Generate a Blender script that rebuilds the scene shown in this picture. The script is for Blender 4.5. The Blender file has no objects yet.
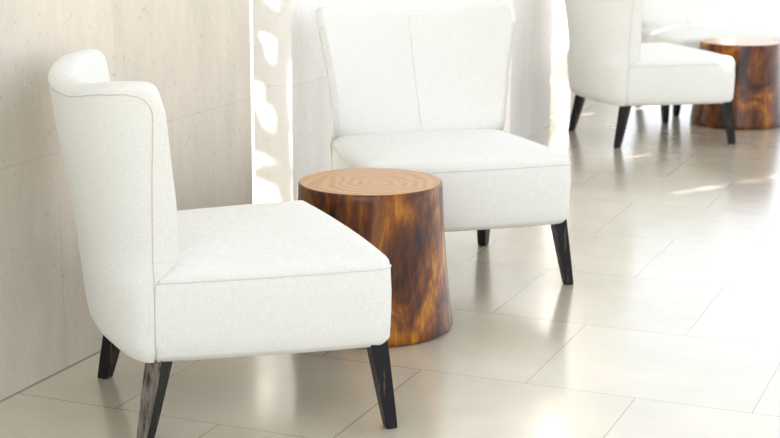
import bpy, bmesh, math, random
from mathutils import Vector, Matrix

scene = bpy.context.scene
col = scene.collection
R = math.radians

# ------------------------------------------------------------------ camera
F = Vector((-0.37373547, 0.9013829, -0.21870224))
RT = Vector((0.92345709, 0.38368757, 0.00329555))
UP = Vector((-0.08688389, 0.20073047, 0.97578608))
cam_d = bpy.data.cameras.new('camera')
cam = bpy.data.objects.new('camera', cam_d)
col.objects.link(cam)
M = Matrix((RT, UP, -F)).transposed().to_4x4()
M.translation = Vector((0, 0, 1.3427))
cam.matrix_world = M
cam_d.sensor_width = 36
cam_d.lens = 1565.96 / 780 * 36
cam_d.clip_start = 0.05
cam_d.dof.use_dof = True
cam_d.dof.focus_distance = 4.0
cam_d.dof.aperture_fstop = 5.6
scene.camera = cam

# ------------------------------------------------------------------ world, sun, exposure
w = bpy.data.worlds.new('sky')
scene.world = w
w.use_nodes = True
bg = w.node_tree.nodes['Background']
bg.inputs[0].default_value = (0.95, 1.0, 1.075, 1)
bg.inputs[1].default_value = 1.0
_nt = w.node_tree
_tc = _nt.nodes.new('ShaderNodeTexCoord')
def sky_math(op, a, b=None):
    n = _nt.nodes.new('ShaderNodeMath'); n.operation = op
    for i, v in enumerate((a, b)):
        if v is None: continue
        if isinstance(v, (int, float)): n.inputs[i].default_value = v
        else: _nt.links.new(v, n.inputs[i])
    return n.outputs[0]
def sky_glow(direction, f0, amount):
    d = _nt.nodes.new('ShaderNodeVectorMath'); d.operation = 'DOT_PRODUCT'
    d.inputs[1].default_value = Vector(direction).normalized()
    _nt.links.new(_tc.outputs['Generated'], d.inputs[0])
    m = _nt.nodes.new('ShaderNodeMapRange'); m.interpolation_type = 'SMOOTHSTEP'
    m.inputs['From Min'].default_value = f0
    m.inputs['From Max'].default_value = 1.0
    m.inputs['To Min'].default_value = 0.0
    m.inputs['To Max'].default_value = amount
    _nt.links.new(d.outputs['Value'], m.inputs['Value'])
    return m.outputs[0]
_sp = _nt.nodes.new('ShaderNodeSeparateXYZ')
_nt.links.new(_tc.outputs['Generated'], _sp.inputs[0])
_z = sky_math('MAXIMUM', _sp.outputs['Z'], 0.0)
SKY_H, SKY_Z = 1.15, 0.66            # hazy overcast: bright horizon, darker zenith
_base = sky_math('SUBTRACT', SKY_H, sky_math('MULTIPLY', _z, SKY_H - SKY_Z))
_s1 = sky_math('ADD', _base, sky_glow((0.62, 0.78, 0.12), 0.4, 0.85))
_s2 = sky_math('ADD', _s1, sky_glow((-0.12, -1.0, 0.12), 0.5, 1.8))
_nt.links.new(_s2, bg.inputs[1])
sun_d = bpy.data.lights.new('sun', 'SUN')
sun = bpy.data.objects.new('sun', sun_d)
col.objects.link(sun)
sd = Vector((0.62, 1.0, -1.05)).normalized()
sun.rotation_euler = sd.to_track_quat('-Z', 'Y').to_euler()
sun.location = (-6, -2, 6)
sun_d.energy = 22
sun_d.angle = R(1.2)
sun_d.color = (1.0, 0.97, 0.9)
vs = scene.view_settings
vs.view_transform = 'Standard'
vs.look = 'None'
vs.gamma = 1
vs.use_curve_mapping = False
vs.exposure = 0.2

# ------------------------------------------------------------------ materials
def mat(name):
    m = bpy.data.materials.new(name)
    m.use_nodes = True
    nt = m.node_tree
    b = nt.nodes['Principled BSDF']
    return m, nt, b

def N(nt, t, **kw):
    n = nt.nodes.new(t)
    for k, v in kw.items():
        if hasattr(n, k):
            setattr(n, k, v)
        else:
            n.inputs[k.replace('_', ' ')].default_value = v
    return n

def ramp(nt, stops):
    n = nt.nodes.new('ShaderNodeValToRGB')
    e = n.color_ramp.elements
    while len(e) < len(stops):
        e.new(0.5)
    for i, (p, c) in enumerate(stops):
        e[i].position = p
        e[i].color = (*c, 1)
    return n

def coords(nt, scale=(1, 1, 1), loc=(0, 0, 0)):
    tc = nt.nodes.new('ShaderNodeTexCoord')
    mp = nt.nodes.new('ShaderNodeMapping')
    mp.inputs['Scale'].default_value = scale
    mp.inputs['Location'].default_value = loc
    nt.links.new(tc.outputs['Object'], mp.inputs[0])
    return mp

def fabric(name, c1, c2):
    m, nt, b = mat(name)
    L = nt.links.new
    mp = coords(nt)
    n1 = N(nt, 'ShaderNodeTexNoise', Scale=260.0, Detail=3.0)
    L(mp.outputs[0], n1.inputs['Vector'])
    mpa = coords(nt, (60, 60, 900))
    mpb = coords(nt, (700, 700, 40))
    na = N(nt, 'ShaderNodeTexNoise', Scale=1.0, Detail=2.0)
    nb = N(nt, 'ShaderNodeTexNoise', Scale=1.0, Detail=2.0)
    L(mpa.outputs[0], na.inputs['Vector'])
    L(mpb.outputs[0], nb.inputs['Vector'])
    ad = N(nt, 'ShaderNodeMath', operation='ADD')
    L(na.outputs[0], ad.inputs[0])
    L(nb.outputs[0], ad.inputs[1])
    ad2 = N(nt, 'ShaderNodeMath', operation='MULTIPLY_ADD')
    ad2.inputs[1].default_value = 0.35
    L(ad.outputs[0], ad2.inputs[0])
    mu = N(nt, 'ShaderNodeMath', operation='MULTIPLY')
    mu.inputs[1].default_value = 0.3
    L(n1.outputs[0], mu.inputs[0])
    L(mu.outputs[0], ad2.inputs[2])
    r = ramp(nt, [(0.38, c1), (0.62, c2)])
    L(ad2.outputs[0], r.inputs[0])
    L(r.outputs[0], b.inputs['Base Color'])
    bp = N(nt, 'ShaderNodeBump', Strength=0.25, Distance=0.001)
    L(ad2.outputs[0], bp.inputs['Height'])
    L(bp.outputs[0], b.inputs['Normal'])
    b.inputs['Roughness'].default_value = 0.95
    b.inputs['Specular IOR Level'].default_value = 0.15
    b.inputs['Sheen Weight'].default_value = 0.15
    return m

M_fab = fabric('cream_linen', (0.69, 0.678, 0.625), (0.80, 0.788, 0.735))
M_seam = fabric('linen_seam', (0.50, 0.46, 0.38), (0.60, 0.56, 0.48))
M_pipe = fabric('linen_piping', (0.64, 0.62, 0.56), (0.76, 0.74, 0.68))

def leg_mat(name, dark, worn, lo, hi):
    m, nt, b = mat(name)
    L = nt.links.new
    mp = coords(nt, (90, 90, 9))
    n = N(nt, 'ShaderNodeTexNoise', Scale=1.0, Detail=6.0, Roughness=0.65)
    L(mp.outputs[0], n.inputs['Vector'])
    r = ramp(nt, [(lo, dark), (hi, worn)])
    L(n.outputs[0], r.inputs[0])
    L(r.outputs[0], b.inputs['Base Color'])
    bp = N(nt, 'ShaderNodeBump', Strength=0.4, Distance=0.002)
    L(n.outputs[0], bp.inputs['Height'])
    L(bp.outputs[0], b.inputs['Normal'])
    b.inputs['Roughness'].default_value = 0.38
    b.inputs['Specular IOR Level'].default_value = 0.25
    return m

M_leg = leg_mat('black_stained_wood', (0.006, 0.006, 0.007), (0.20, 0.10, 0.05), 0.56, 0.74)
M_leg_worn = leg_mat('weathered_wood', (0.035, 0.025, 0.02), (0.26, 0.22, 0.18), 0.36, 0.66)

def wood(name, top=False):
    m, nt, b = mat(name)
    L = nt.links.new
    if top:
        mp = coords(nt, (1, 1, 1), (-0.113, -0.061, 0))
        n0 = N(nt, 'ShaderNodeTexNoise', Scale=5.0, Detail=4.0)
        L(mp.outputs[0], n0.inputs['Vector'])
        mx = N(nt, 'ShaderNodeMix', data_type='VECTOR')
        mx.inputs['Factor'].default_value = 0.13
        L(mp.outputs[0], mx.inputs[4])
        L(n0.outputs['Color'], mx.inputs[5])
        wv = N(nt, 'ShaderNodeTexWave', wave_type='RINGS', rings_direction='Z')
        wv.inputs['Scale'].default_value = 11.0
        wv.inputs['Distortion'].default_value = 4.5
        wv.inputs['Detail'].default_value = 3.0
        L(mx.outputs[1], wv.inputs['Vector'])
        r = ramp(nt, [(0.0, (0.42, 0.17, 0.022)), (0.5, (0.49, 0.215, 0.032)), (1.0, (0.55, 0.26, 0.045))])
        L(wv.outputs[0], r.inputs[0])
        L(r.outputs[0], b.inputs['Base Color'])
        b.inputs['Roughness'].default_value = 0.4
        b.inputs['Specular IOR Level'].default_value = 0.3
        b.inputs['Coat Weight'].default_value = 0.55
        b.inputs['Coat Roughness'].default_value = 0.05
        return m
    mp = coords(nt, (4.4, 4.4, 2.6))
    n0 = N(nt, 'ShaderNodeTexNoise', Scale=1.0, Detail=5.0, Roughness=0.6, Distortion=1.6)
    L(mp.outputs[0], n0.inputs['Vector'])
    mp2 = coords(nt, (60, 60, 7.0))
    n1 = N(nt, 'ShaderNodeTexNoise', Scale=1.0, Detail=5.0, Roughness=0.6, Distortion=0.8)
    L(mp2.outputs[0], n1.inputs['Vector'])
    mm = N(nt, 'ShaderNodeMath', operation='MULTIPLY_ADD')
    mm.inputs[1].default_value = 0.24
    L(n1.outputs[0], mm.inputs[0])
    m0 = N(nt, 'ShaderNodeMath', operation='MULTIPLY')
    m0.inputs[1].default_value = 0.84
    L(n0.outputs[0], m0.inputs[0])
    L(m0.outputs[0], mm.inputs[2])
    r = ramp(nt, [(0.42, (0.018, 0.004, 0.001)), (0.51, (0.090, 0.021, 0.0015)), (0.595, (0.22, 0.062, 0.002)), (0.71, (0.55, 0.22, 0.008))])
    L(mm.outputs[0], r.inputs[0])
    L(r.outputs[0], b.inputs['Base Color'])
    b.inputs['Roughness'].default_value = 0.38
    b.inputs['Specular IOR Level'].default_value = 0.12
    b.inputs['Coat Weight'].default_value = 0.5
    b.inputs['Coat Roughness'].default_value = 0.14
    return m

M_wood = wood('varnished_root_wood')
M_woodtop = wood('varnished_end_grain', True)

def tile_mat(name):
    m, nt, b = mat(name)
    L = nt.links.new
    tc = nt.nodes.new('ShaderNodeTexCoord')
    mp = nt.nodes.new('ShaderNodeMapping')
    # rows start at Y = 3.2238 + 0.6 k ; joints near X = 0.006 + 0.6 n on odd rows
    mp.inputs['Location'].default_value = (-0.008 + 12.0, -3.2238 + 12.0, 0)
    L(tc.outputs['Object'], mp.inputs[0])
    br = nt.nodes.new('ShaderNodeTexBrick')
    br.offset = 0.5
    br.offset_frequency = 2
    br.squash = 1.0
    br.inputs['Scale'].default_value = 1.0
    br.inputs['Brick Width'].default_value = 0.6
    br.inputs['Row Height'].default_value = 0.6
    br.inputs['Mortar Size'].default_value = 0.0016
    br.inputs['Mortar Smooth'].default_value = 0.1
    br.inputs['Bias'].default_value = 0.0
    br.inputs['Color1'].default_value = (0.60, 0.545, 0.42, 1)
    br.inputs['Color2'].default_value = (0.63, 0.575, 0.45, 1)
    br.inputs['Mortar'].default_value = (0.28, 0.24, 0.18, 1)
    L(mp.outputs[0], br.inputs['Vector'])
    n = N(nt, 'ShaderNodeTexNoise', Scale=2.2, Detail=6.0, Roughness=0.6)
    L(tc.outputs['Object'], n.inputs['Vector'])
    r = ramp(nt, [(0.3, (0.86, 0.86, 0.84)), (0.7, (1.06, 1.05, 1.04))])
    L(n.outputs[0], r.inputs[0])
    mx = N(nt, 'ShaderNodeMix', data_type='RGBA', blend_type='MULTIPLY')
    mx.inputs['Factor'].default_value = 1.0
    L(br.outputs['Color'], mx.inputs[6])
    L(r.outputs[0], mx.inputs[7])
    L(mx.outputs[2], b.inputs['Base Color'])
    n2 = N(nt, 'ShaderNodeTexNoise', Scale=9.0, Detail=4.0)
    L(tc.outputs['Object'], n2.inputs['Vector'])
    r2 = ramp(nt, [(0.3, (0.20, 0.20, 0.20)), (0.7, (0.27, 0.27, 0.27))])
    L(n2.outputs[0], r2.inputs[0])
    L(r2.outputs[0], b.inputs['Roughness'])
    bp = N(nt, 'ShaderNodeBump', Strength=0.3, Distance=0.002, invert=True)
    L(br.outputs['Fac'], bp.inputs['Height'])
    L(bp.outputs[0], b.inputs['Normal'])
    b.inputs['IOR'].default_value = 1.6
    b.inputs['Coat Weight'].default_value = 1.0
    b.inputs['Coat IOR'].default_value = 1.7
    b.inputs['Coat Roughness'].default_value = 0.16
    return m

M_floor = tile_mat('beige_porcelain_floor_tile')

def wall_mat(name, c1, c2, grey=False):
    m, nt, b = mat(name)
    L = nt.links.new
    tc = nt.nodes.new('ShaderNodeTexCoord')
    sp = nt.nodes.new('ShaderNodeSeparateXYZ')
    L(tc.outputs['Object'], sp.inputs[0])
    cb = nt.nodes.new('ShaderNodeCombineXYZ')
    L(sp.outputs['Y'], cb.inputs['X'])
    L(sp.outputs['Z'], cb.inputs['Y'])
    mp = nt.nodes.new('ShaderNodeMapping')
    mp.inputs['Location'].default_value = (-3.45 + 0.3 + 0.6 * 20, 0.6 * 10, 0)
    L(cb.outputs[0], mp.inputs[0])
    br = nt.nodes.new('ShaderNodeTexBrick')
    br.offset = 0.5
    br.inputs['Scale'].default_value = 1.0
    br.inputs['Brick Width'].default_value = 0.6
    br.inputs['Row Height'].default_value = 0.6
    br.inputs['Mortar Size'].default_value = 0.0012
    br.inputs['Bias'].default_value = 0.0
    br.inputs['Color1'].default_value = (*c1, 1)
    br.inputs['Color2'].default_value = (*[x * 1.04 for x in c1], 1)
    br.inputs['Mortar'].default_value = (*[x * 0.84 for x in c1], 1)
    L(mp.outputs[0], br.inputs['Vector'])
    # vertical travertine streaks and blotches
    m2 = coords(nt, (7, 7, 2.0))
    n = N(nt, 'ShaderNodeTexNoise', Scale=1.0, Detail=7.0, Roughness=0.65)
    L(m2.outputs[0], n.inputs['Vector'])
    r = ramp(nt, [(0.3, c2), (0.7, (1.05, 1.05, 1.05))])
    L(n.outputs[0], r.inputs[0])
    mx = N(nt, 'ShaderNodeMix', data_type='RGBA', blend_type='MULTIPLY')
    mx.inputs['Factor'].default_value = 1.0
    L(br.outputs['Color'], mx.inputs[6])
    L(r.outputs[0], mx.inputs[7])
    # tints warm beige to a darker, greener grey in broad clouds, mostly towards the near end
    if grey:
        yr = N(nt, 'ShaderNodeMapRange')
        yr.inputs['From Min'].default_value = 2.6
        yr.inputs['From Max'].default_value = 4.3
        L(sp.outputs['Y'], yr.inputs['Value'])
        nl = N(nt, 'ShaderNodeTexNoise', Scale=2.0, Detail=4.0)
        L(tc.outputs['Object'], nl.inputs['Vector'])
        sm = N(nt, 'ShaderNodeMath', operation='MULTIPLY_ADD')
        sm.inputs[1].default_value = 1.0
        L(nl.outputs[0], sm.inputs[0])
        L(yr.outputs[0], sm.inputs[2])
        gr = ramp(nt, [(0.55, (0.84, 0.90, 0.95)), (1.0, (1, 1, 1))])
        L(sm.outputs[0], gr.inputs[0])
        mg = N(nt, 'ShaderNodeMix', data_type='RGBA', blend_type='MULTIPLY')
        mg.inputs['Factor'].default_value = 1.0
        L(mx.outputs[2], mg.inputs[6])
        L(gr.outputs[0], mg.inputs[7])
        mx = mg
    # small pits
    m3 = coords(nt, (60, 60, 48))
    v = N(nt, 'ShaderNodeTexNoise', Scale=1.0, Detail=3.0, Roughness=0.55)
    L(m3.outputs[0], v.inputs['Vector'])
    r3 = ramp(nt, [(0.29, (0.80, 0.82, 0.79)), (0.36, (1, 1, 1)), (0.66, (1, 1, 1)), (0.73, (1.14, 1.14, 1.14))])
    L(v.outputs[0], r3.inputs[0])
    mx2 = N(nt, 'ShaderNodeMix', data_type='RGBA', blend_type='MULTIPLY')
    mx2.inputs['Factor'].default_value = 1.0
    L(mx.outputs[2], mx2.inputs[6])
    L(r3.outputs[0], mx2.inputs[7])
    L(mx2.outputs[2], b.inputs['Base Color'])
    b.inputs['Roughness'].default_value = 0.55
    bp = N(nt, 'ShaderNodeBump', Strength=0.25, Distance=0.002)
    L(v.outputs[0], bp.inputs['Height'])
    L(bp.outputs[0], b.inputs['Normal'])
    return m

M_wall_pale = wall_mat('hazed_stone_cladding', (0.86, 0.84, 0.795), (0.95, 0.92, 0.92))  # same wall stone, lightened: sunlit haze put into the colour
M_wall = wall_mat('limestone_wall_cladding', (0.66, 0.59, 0.485), (0.88, 0.88, 0.87), True)

def plain(name, c, rough=0.8):
    m, nt, b = mat(name)
    L = nt.links.new
    mp = coords(nt, (3, 3, 3))
    n = N(nt, 'ShaderNodeTexNoise', Scale=1.0, Detail=4.0)
    L(mp.outputs[0], n.inputs['Vector'])
    r = ramp(nt, [(0.3, tuple(x * 0.95 for x in c)), (0.7, c)])
    L(n.outputs[0], r.inputs[0])
    L(r.outputs[0], b.inputs['Base Color'])
    b.inputs['Roughness'].default_value = rough
    return m

M_plaster = plain('white_plaster', (0.80, 0.79, 0.76))
M_ground = plain('pale_paving', (0.55, 0.54, 0.50))
M_leaf = plain('green_leaf', (0.10, 0.22, 0.05), 0.5)
M_bark = plain('brown_bark', (0.16, 0.10, 0.06))

# ------------------------------------------------------------------ mesh helpers
def link(name, bm, mats, parent=None, smooth=True, loc=None, angle=None):
    me = bpy.data.meshes.new(name)
    bmesh.ops.recalc_face_normals(bm, faces=bm.faces)
    bm.to_mesh(me)
    bm.free()
    for m in (mats if isinstance(mats, (list, tuple)) else [mats]):
        me.materials.append(m)
    if smooth:
        for p in me.polygons:
            p.use_smooth = True
        if angle:
            me.set_sharp_from_angle(angle=R(angle))
    o = bpy.data.objects.new(name, me)
    col.objects.link(o)
    if parent:
        o.parent = parent
    if loc:
        o.location = loc
    return o

def tag(o, label, cat, group=None):
    o['label'] = label
    o['category'] = cat
    if group:
        o['group'] = group

def box_bm(x0, x1, y0, y1, z0, z1, bev=0.0):
    bm = bmesh.new()
    bmesh.ops.create_cube(bm, size=1)
    for v in bm.verts:
        v.co = Vector(((x0 + x1) / 2 + v.co.x * (x1 - x0), (y0 + y1) / 2 + v.co.y * (y1 - y0), (z0 + z1) / 2 + v.co.z * (z1 - z0)))
    if bev:
        bmesh.ops.bevel(bm, geom=bm.edges[:], offset=bev, segments=2, affect='EDGES')
    return bm

def struct(name, bm, m):
    o = link(name, bm, m, smooth=False)
    o['kind'] = 'structure'
    return o

def tube_bm(pts, r, seg=6, closed=False):
    bm = bmesh.new()
    n = len(pts)
    rings = []
    for i, p in enumerate(pts):
        a = pts[(i - 1) % n] if (closed or i > 0) else p
        c = pts[(i + 1) % n] if (closed or i < n - 1) else p
        t = (c - a).normalized()
        h = Vector((0, 0, 1)) if abs(t.z) < 0.9 else Vector((1, 0, 0))
        u = t.cross(h).normalized()
        w_ = t.cross(u)
        rings.append([bm.verts.new(p + r * (math.cos(2 * math.pi * k / seg) * u + math.sin(2 * math.pi * k / seg) * w_)) for k in range(seg)])
    last = n if closed else n - 1
    for i in range(last):
        A, B = rings[i], rings[(i + 1) % n]
        for k in range(seg):
            bm.faces.new((A[k], A[(k + 1) % seg], B[(k + 1) % seg], B[k]))
    if not closed:
        bm.faces.new(rings[0])
        bm.faces.new(rings[-1][::-1])
    return bm

# ------------------------------------------------------------------ setting
WX = -2.39      # room face of the left wall
WT = 0.15       # thickness of its panels
H = 5.0
struct('floor', box_bm(WX - WT, 5.5, -3.5, 19.0, -0.12, 0.0), M_floor)
struct('outside_paving', box_bm(-9.0, WX - WT, -3.5, 19.0, -0.14, -0.02), M_ground)   # paving outside the left wall


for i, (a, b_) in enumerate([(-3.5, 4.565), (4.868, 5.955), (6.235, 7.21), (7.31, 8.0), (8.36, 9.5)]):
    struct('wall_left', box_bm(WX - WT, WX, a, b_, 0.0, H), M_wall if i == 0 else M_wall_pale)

struct('joint_shade_left', box_bm(WX, WX + 0.003, -3.5, 4.565, 0.0, 0.003), plain('joint_shade', (0.32, 0.29, 0.22)))  # thin dark strip standing in for shade along the wall-floor joint
struct('wall_sky_blocker', box_bm(-9.0, WX - WT - 0.02, 1.3, 1.5, -0.02, 3.2), M_plaster)   # unseen, added outside to keep low sky light off the gap's end face

# ------------------------------------------------------------------ slipper chair
def lerp(x, xs, ys):
    if x <= xs[0]:
        return ys[0]
    for i in range(1, len(xs)):
        if x <= xs[i]:
            t = (x - xs[i - 1]) / (xs[i] - xs[i - 1])
            return ys[i - 1] * (1 - t) + ys[i] * t
    return ys[-1]

YO = 0.30       # chair root sits YO behind the front plane
ZB = 0.206
def w_z(z):  return lerp(z, (0.206, 0.235, 0.30, 0.404, 0.50, 0.65, 0.863), (0.292, 0.298, 0.304, 0.311, 0.314, 0.327, 0.364))
def yr_z(z): return -lerp(z, (0.206, 0.23, 0.26, 0.33, 0.45, 0.60, 0.72, 0.86), (0.650, 0.664, 0.670, 0.677, 0.690, 0.711, 0.731, 0.748))
def yt_z(z): return -lerp(z, (0.206, 0.402, 0.415, 0.435, 0.47, 0.60, 0.863), (0.575, 0.575, 0.560, 0.534, 0.515, 0.520, 0.552))

def plan(z, a, off=0.0, yt=None):
    """point of the back's outer face at height z, a in [-pi/2, pi/2] round the back"""
    n = 2.35
    W, Yt, Yr = w_z(z), (yt_z(z) if yt is None else yt), yr_z(z)
    def p(t):
        s, c = math.sin(t), max(math.cos(t), 0.0)
        return Vector((math.copysign(W * abs(s) ** (2 / n), s), Yt + (Yr - Yt) * c ** (2 / n), z))
    q = p(a)
    if off:
        e = 0.01
        if a >= math.pi / 2 - 1e-6: tv = Vector((0.0, 1.0, 0))
        elif a <= -math.pi / 2 + 1e-6: tv = Vector((0.0, -1.0, 0))
        else: tv = (p(min(a + e, math.pi / 2)) - p(max(a - e, -math.pi / 2))).normalized()
        nrm = Vector((-tv.y, tv.x, 0))      # inward
        q = q + nrm * off
    return q

def top_z(a, inset=0.0):
    d = lerp(abs(a), (0, math.pi / 2), (0, 1))
    base = 0.852 + lerp(d, (0, 0.25, 0.4, 0.55, 0.75, 1.0), (0, 0.003, 0.012, 0.022, 0.027, 0.026))
    # distance from the tip along the wing
    q, t = plan(0.85, a), plan(0.85, math.copysign(math.pi / 2, a))
    dist = (q - t).length
    r = 0.068
    if dist < r:
        base -= r - math.sqrt(max(r * r - (r - dist) ** 2, 0))
    return base

def sit_face(z, a):
    """point of the back's inner (sitting) face: thick and flat low down, hollow at the top"""
    wi = w_z(z) - 0.020
    s = math.sin(a)
    yc = -lerp(z, (0.36, 0.42, 0.50, 0.60, 0.72, 0.86), (0.485, 0.495, 0.535, 0.580, 0.630, 0.682))
    ye = yt_z(z) - 0.004
    return Vector((wi * s, yc + (ye - yc) * abs(s) ** 2.6, z))

def build_backrest(parent):
    bm = bmesh.new()
    NU = 56
    As = []
    for i in range(NU + 1):
        t = -1 + 2 * i / NU
        As.append(math.copysign(abs(t) ** 0.9, t) * math.pi / 2 if i not in (0, NU) else t * math.pi / 2)
    # extra columns close to the tips
    k = math.pi / 2
    extra = [k * f for f in (0.999, 0.995, 0.988)]
    As = sorted(set(As[:] + extra + [-e for e in extra]))
    NV = 26
    TH = 0.062
    RE = 0.020       # edge rounding
    cols = []
    for a in As:
        zt = top_z(a)
        prof = []    # (z, off)
        for j in range(NV + 1):
            v = j / NV
            z = ZB + (zt - RE - ZB) * v
            o = 0.0
            if z < ZB + 0.016:
                o = 0.010 * (1 - (z - ZB) / 0.016)
            prof.append((z, o))
        for kk in range(1, 7):          # rounded top
            th = math.pi * kk / 7
            prof.append((zt - RE + RE * math.sin(th), -(0.5 - 0.5 * math.cos(th))))
        zi = 0.36
        for j in range(NV + 1):
            v = 1 - j / NV
            z = zi + (zt - RE - zi) * v
            prof.append((z, -1.0))
        ring = []
        for z, o in prof:
            q = plan(z, a, max(o, 0.0))
            if o < 0:
                q = q.lerp(sit_face(z, a), -o)
            # round the wing's front edge: pull the two edges of the tip back
            dist = k - abs(a)
            if dist < 1e-6:
                q.y -= 0.012 * (1.0 if o >= 0 else 1.0 + o)
            ring.append(bm.verts.new(q))
        cols.append(ring)
    m = len(cols[0])
    for i in range(len(cols) - 1):
        for j in range(m - 1):
            bm.faces.new((cols[i][j], cols[i + 1][j], cols[i + 1][j + 1], cols[i][j + 1]))
        bm.faces.new((cols[i][m - 1], cols[i + 1][m - 1], cols[i + 1][0], cols[i][0]))
    # tip caps: bridge outer and inner columns
    for c in (cols[0], cols[-1]):
        lo, hi = 0, m - 1
        zz = lambda v: v.co.z
        outer = c[:NV + 4]
        inner = c[NV + 4:][::-1]
        # pair by walking from the top
        i, j = len(outer) - 1, len(inner) - 1
        oi, ii = outer[::-1], inner[::-1]
        p_, q_ = 0, 0
        while p_ < len(oi) - 1 or q_ < len(ii) - 1:
            if q_ == len(ii) - 1 or (p_ < len(oi) - 1 and oi[p_ + 1].co.z > ii[q_ + 1].co.z):
                try: bm.faces.new((oi[p_], oi[p_ + 1], ii[q_]))
                except ValueError: pass
                p_ += 1
            else:
                try: bm.faces.new((oi[p_], ii[q_ + 1], ii[q_]))
                except ValueError: pass
                q_ += 1
    for v in bm.verts:
        v.co.y += YO
    o = link('backrest', bm, M_fab, parent, angle=50)
    # seam tubes as sub-parts
    def add_seam(name, pts, r, mt):
        for p_ in pts:
            p_.y += YO
        link(name, tube_bm(pts, r), mt, o)
    SY = -0.575
    for s in (-1, 1):
        pts = []
        def outer_at(y, z):
            # point of the outer face at height z whose y is the given one
            if yt_z(z) <= y:
                return plan(z, s * math.pi / 2, -0.0004)
            lo, hi = 0.0, math.pi / 2
            for _ in range(30):
                mid = (lo + hi) / 2
                if plan(z, mid).y < y: lo = mid
                else: hi = mid
            return plan(z, s * lo, -0.0004)
        for j in range(34):
            pts.append(outer_at(SY, ZB + 0.008 + (0.790 - ZB) * j / 33))
        zc = 0.798
        ztop = 0.852 + 0.024 - 0.028
        for j in range(1, 9):            # rounded corner of the seam
            t = math.pi / 2 * j / 8
            pts.append(outer_at(SY - 0.045 * (1 - math.cos(t)), zc + (ztop - zc) * math.sin(t)))
        ye = SY - 0.045
        for j in range(1, 41):           # then along the top edge to the middle of the back
            a = s * 1.3 * (1 - j / 40)
            q = plan(top_z(a) - 0.028, a, -0.0004)
            if q.y < ye - 0.008:
                pts.append(q)
        add_seam('seam', pts, 0.0011, M_seam)
    # centre seam on the inner face
    pts = []
    for j in range(24):
        z = 0.43 + (0.832 - 0.43) * j / 23
        v = (z - 0.36) / (0.838 - 0.02 - 0.36)
        pts.append(sit_face(z, 0.0) + Vector((0, 0.0003, 0)))
    for th in (2.4, 1.57, 0.7):
        z = 0.832 + 0.0203 * math.sin(th)
        pts.append(plan(z, 0).lerp(sit_face(z, 0), 0.5 - 0.5 * math.cos(th)))
    add_seam('center_seam', pts, 0.0014, M_pipe)
    return o

def seat_outline(z):
    """half outline from the rear centre to the front centre (x >= 0)"""
    wf = lerp(z, (0.206, 0.404), (0.350, 0.355))
    wr = w_z(z) - 0.001
    y0 = -0.575
    pts = [(0, -0.63), (0.12, -0.63), (0.22, -0.622), (wr - 0.055, -0.605), (wr - 0.045, -0.590), (wr - 0.02, -0.578), (wr - 0.002, y0)]
    for t in (0.03, 0.1, 0.2, 0.3, 0.4, 0.5, 0.6, 0.7, 0.8, 0.88):
        bow = 0.010 * math.sin(math.pi * t)
        pts.append((wr + (wf - wr) * t + bow, y0 + (0 - y0) * t))
    rc = 0.036
    for k in range(0, 9):
        th = k / 8 * math.pi / 2
        pts.append((wf - rc + rc * math.cos(th), -rc + rc * math.sin(th)))
    for t in (0.85, 0.6, 0.3, 0.0):
        pts.append(((wf - rc) * t, 0.012 * (1 - t * t)))
    return pts

def build_seat(parent):
    bm = bmesh.new()
    def ring(z, zref, s=1.0, inset=0.0):
        h = seat_outline(zref)
        full = h + [(-x, y) for x, y in h[-2:0:-1]]
        n = len(full)
        out = []
        for i, (x, y) in enumerate(full):
            px, py = full[(i - 1) % n]; nx, ny = full[(i + 1) % n]
            t = Vector((nx - px, ny - py)).normalized()
            q = Vector((x, y)) + Vector((-t.y, t.x)) * inset
            c = Vector((0, -0.30))
            q = c + (q - c) * s
            out.append(Vector((q.x, q.y, z)))
        return out
    rings = [ring(0.206, 0.206, 1, 0.012), ring(0.218, 0.218, 1, 0.004), ring(0.226, 0.226), ring(0.26, 0.26, 1, -0.002), ring(0.30, 0.30, 1, -0.003), ring(0.34, 0.34, 1, -0.003), ring(0.38, 0.38, 1, -0.001), ring(0.400, 0.400, 1, 0.0), ring(0.4045, 0.404, 1, 0.0018),
             ring(0.410, 0.404, 1, 0.0022), ring(0.4185, 0.404, 1, 0.004), ring(0.427, 0.404, 1, 0.010), ring(0.436, 0.404, 1, 0.023)]
    base = ring(0.436, 0.404, 1, 0.023)
    for s in (0.88, 0.78, 0.66, 0.5, 0.34, 0.18):
        z = 0.436 + 0.023 * (1 - s ** 3)
        c = Vector((0, -0.30, 0))
        rings.append([Vector((c.x + (p.x - c.x) * s, c.y + (p.y - c.y) * s, z)) for p in base])
    vr = [[bm.verts.new(p) for p in r_] for r_ in rings]
    n = len(vr[0])
    for i in range(len(vr) - 1):
        for k in range(n):
            bm.faces.new((vr[i][k], vr[i][(k + 1) % n], vr[i + 1][(k + 1) % n], vr[i + 1][k]))
    bm.faces.new(vr[0][::-1])
    c = bm.verts.new((0, -0.30, 0.4592))
    for k in range(n):
        bm.faces.new((vr[-1][k], vr[-1][(k + 1) % n], c))
    for v in bm.verts:
        v.co.y += YO
    o = link('seat', bm, M_fab, parent, angle=60)
    h = seat_outline(0.404)[6:]
    full = h + [(-x, y) for x, y in h[-2::-1]]
    pts = [Vector((x, y + YO, 0.4045)) for x, y in full]
    link('piping', tube_bm(pts, 0.0022), M_pipe, o)
    return o

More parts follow.
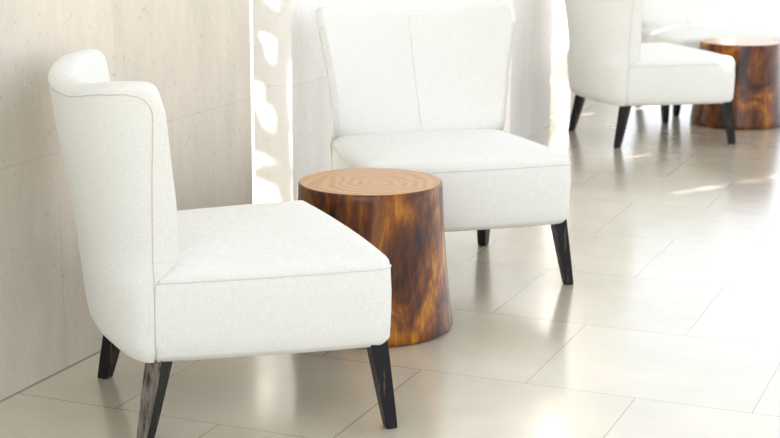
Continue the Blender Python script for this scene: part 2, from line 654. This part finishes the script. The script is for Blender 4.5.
def build_leg(parent, top, foot, st, sf, mats, worn=False, turn=0.0):
    """tapered square leg, top/foot are (x, y) centres"""
    bm = bmesh.new()
    rows = []
    for t in (0.0, 0.25, 0.5, 0.75, 1.0):
        cx = foot[0] + (top[0] - foot[0]) * t
        cy = foot[1] + (top[1] - foot[1]) * t
        s = (sf + (st - sf) * t) / 2
        z = 0.232 * t
        ct, sn = math.cos(turn), math.sin(turn)
        rows.append([bm.verts.new((cx + (dx * ct - dy * sn) * s, cy + YO + (dx * sn + dy * ct) * s, z)) for dx, dy in ((-1, -1), (1, -1), (1, 1), (-1, 1))])
    for i in range(4):
        for k in range(4):
            f = bm.faces.new((rows[i][k], rows[i][(k + 1) % 4], rows[i + 1][(k + 1) % 4], rows[i + 1][k]))
            if worn and k in (0,):
                f.material_index = 1
    bm.faces.new(rows[0][::-1]); bm.faces.new(rows[-1])
    bm.edges.ensure_lookup_table()
    vert = [e for e in bm.edges if abs((e.verts[0].co - e.verts[1].co).normalized().z) > 0.5 or (e.verts[0].co.z < 0.001 and e.verts[1].co.z < 0.001)]
    bmesh.ops.bevel(bm, geom=vert, offset=0.0025, segments=2, affect='EDGES')
    return link('leg', bm, mats, parent, smooth=False)

def build_chair(worn):
    root = bpy.data.objects.new('slipper_chair', None)
    root.empty_display_size = 0.2
    col.objects.link(root)
    build_seat(root)
    build_backrest(root)
    for s in (-1, 1):
        build_leg(root, (s * 0.316, -0.036), (s * 0.350, -0.008), 0.046, 0.029, [M_leg, M_leg_worn])
        o = build_leg(root, (s * 0.250, -0.550), (s * 0.268, -0.602), 0.050, 0.031, [M_leg, M_leg_worn], worn and s == 1, R(42))
        if worn and s == 1:
            o['label'] = 'weathered rear leg with the dark stain worn off one face'
    return root

def copy_tree(o, parent=None):
    c = o.copy()
    col.objects.link(c)
    if parent:
        c.parent = parent
    for ch in list(o.children):
        copy_tree(ch, c)
    return c

def place(root, t, fx, fy):
    root.rotation_euler = (0, 0, R(t))
    f = Vector((-math.sin(R(t)), math.cos(R(t))))
    root.location = (fx - f.x * YO, fy - f.y * YO, 0)

G = 'cream slipper chairs around the wooden drum tables'
chair_worn = build_chair(True)
place(chair_worn, -47.42, -1.626, 3.635)
tag(chair_worn, 'cream linen slipper chair nearest the camera, side-on beside the wall, one rear leg weathered', 'chair', G)
chair = build_chair(False)
place(chair, -140.70, -1.641, 4.631)
tag(chair, 'cream linen slipper chair facing the camera, standing behind the near wooden drum table', 'chair', G)
c3 = copy_tree(chair)
place(c3, -49.09, -1.606, 8.071)
tag(c3, 'cream linen slipper chair farther back, side-on, in front of the far wooden drum table', 'chair', G)
c4 = copy_tree(chair)
place(c4, -138.0, -1.575, 8.82)
tag(c4, 'cream linen slipper chair behind the far wooden drum table, mostly hidden by another chair', 'chair', G)

# ------------------------------------------------------------------ drum tables
def build_table():
    root = bpy.data.objects.new('drum_table', None)
    col.objects.link(root)
    rb, rt, h = 0.248, 0.213, 0.441
    prof = []
    prof.append((rb - 0.012, 0.0)); prof.append((rb - 0.004, 0.004)); prof.append((rb - 0.0005, 0.012))
    for k in range(1, 20):
        t = k / 19
        z = 0.012 + (h - 0.006 - 0.012) * t
        r = rb + (rt - rb) * (t ** 0.9) - 0.004 * math.sin(math.pi * t)
        prof.append((r, z))
    prof.append((rt - 0.001, h - 0.003)); prof.append((rt - 0.0035, h - 0.0006)); prof.append((rt - 0.006, h))
    bm = bmesh.new()
    seg = 96
    rings = []
    for r, z in prof:
        ring = []
        for k in range(seg):
            a = 2 * math.pi * k / seg
            wob = 1 + 0.004 * math.sin(2 * a + 1.0) + 0.003 * math.sin(3 * a)
            ring.append(bm.verts.new((r * wob * math.cos(a), r * wob * math.sin(a), z)))
        rings.append(ring)
    for i in range(len(rings) - 1):
        for k in range(seg):
            bm.faces.new((rings[i][k], rings[i][(k + 1) % seg], rings[i + 1][(k + 1) % seg], rings[i + 1][k]))
    bm.faces.new(rings[0][::-1])
    link('drum_body', bm, M_wood, root, angle=50)
    bm = bmesh.new()
    r = rt - 0.006
    outer = []
    for rr, z in ((r, h - 0.02), (r, h), (r - 0.001, h + 0.0006), (0.15, h + 0.0006), (0.08, h + 0.0006)):
        ring = []
        for k in range(seg):
            a = 2 * math.pi * k / seg
            wob = 1 + 0.004 * math.sin(2 * a + 1.0) + 0.003 * math.sin(3 * a)
            ring.append(bm.verts.new((rr * wob * math.cos(a), rr * wob * math.sin(a), z)))
        outer.append(ring)
    for i in range(4):
        for k in range(seg):
            bm.faces.new((outer[i][k], outer[i][(k + 1) % seg], outer[i + 1][(k + 1) % seg], outer[i + 1][k]))
    bm.faces.new(outer[-1]); bm.faces.new(outer[0][::-1])
    tp = link('tabletop', bm, M_woodtop, root, smooth=False)
    tp['label'] = 'lighter flat top showing growth rings'
    return root

GT = 'varnished wooden drum tables'
table = build_table()
table.location = (-1.791, 4.166, 0)
table.rotation_euler = (0, 0, R(20))
tag(table, 'varnished brown wooden drum table between the two near cream chairs', 'side table', GT)
t2 = copy_tree(table)
t2.location = (-1.486, 8.483, 0)
t2.rotation_euler = (0, 0, R(140))
tag(t2, 'varnished brown wooden drum table farther back, at the right edge beside the far chairs', 'side table', GT)

# ------------------------------------------------------------------ tree outside the left wall, casting dappled shade through the gaps
def build_tree(x, y, z0, z1, span, nl, seed, label):
    random.seed(seed)
    root = bpy.data.objects.new('garden_tree', None)
    col.objects.link(root)
    root.location = (x, y, -0.02)
    trunk = [Vector((0.02 * math.sin(k), 0.03 * math.cos(k * 1.3), z1 * k / 8)) for k in range(9)]
    link('trunk', tube_bm(trunk, 0.035, 8), M_bark, root)
    bm = bmesh.new()
    for _ in range(nl):
        c = Vector((random.uniform(-0.35, 0.35), random.uniform(-span, span), random.uniform(z0, z1)))
        L_ = random.uniform(0.15, 0.25); Wd = L_ * random.uniform(0.36, 0.5)
        rot = Matrix.Rotation(random.gauss(0.3, 0.5), 3, 'X') @ Matrix.Rotation(random.uniform(-0.7, 0.7), 3, 'Y') @ Matrix.Rotation(random.uniform(0, 6.28), 3, 'Z')
        rows = []
        for k in range(7):
            t = k / 6
            hw = Wd * 0.5 * math.sin(math.pi * (0.04 + 0.92 * t)) ** 0.8
            yy = (t - 0.5) * L_
            zz = -0.25 * L_ * (t - 0.4) ** 2
            rows.append([bm.verts.new(c + rot @ Vector((sx * hw, yy, zz + abs(sx) * hw * 0.25))) for sx in (-1, 0, 1)])
        for k in range(6):
            for j in range(2):
                bm.faces.new((rows[k][j], rows[k][j + 1], rows[k + 1][j + 1], rows[k + 1][j]))
    link('foliage', bm, M_leaf, root)
    tag(root, label, 'tree', 'trees outside the left wall')
    return root

build_tree(-3.15, 3.65, 1.35, 3.0, 0.65, 155, 3, 'leafy tree outside the left wall that casts leaf shadows on the nearest wall gap')
build_tree(-3.15, 5.1, 1.0, 3.0, 0.5, 300, 5, 'leafy tree outside the left wall that casts leaf shadows towards the second wall gap')
build_tree(-3.15, 6.65, 0.8, 3.0, 0.62, 340, 8, 'leafy tree outside the left wall that casts leaf shadows towards the far chairs')
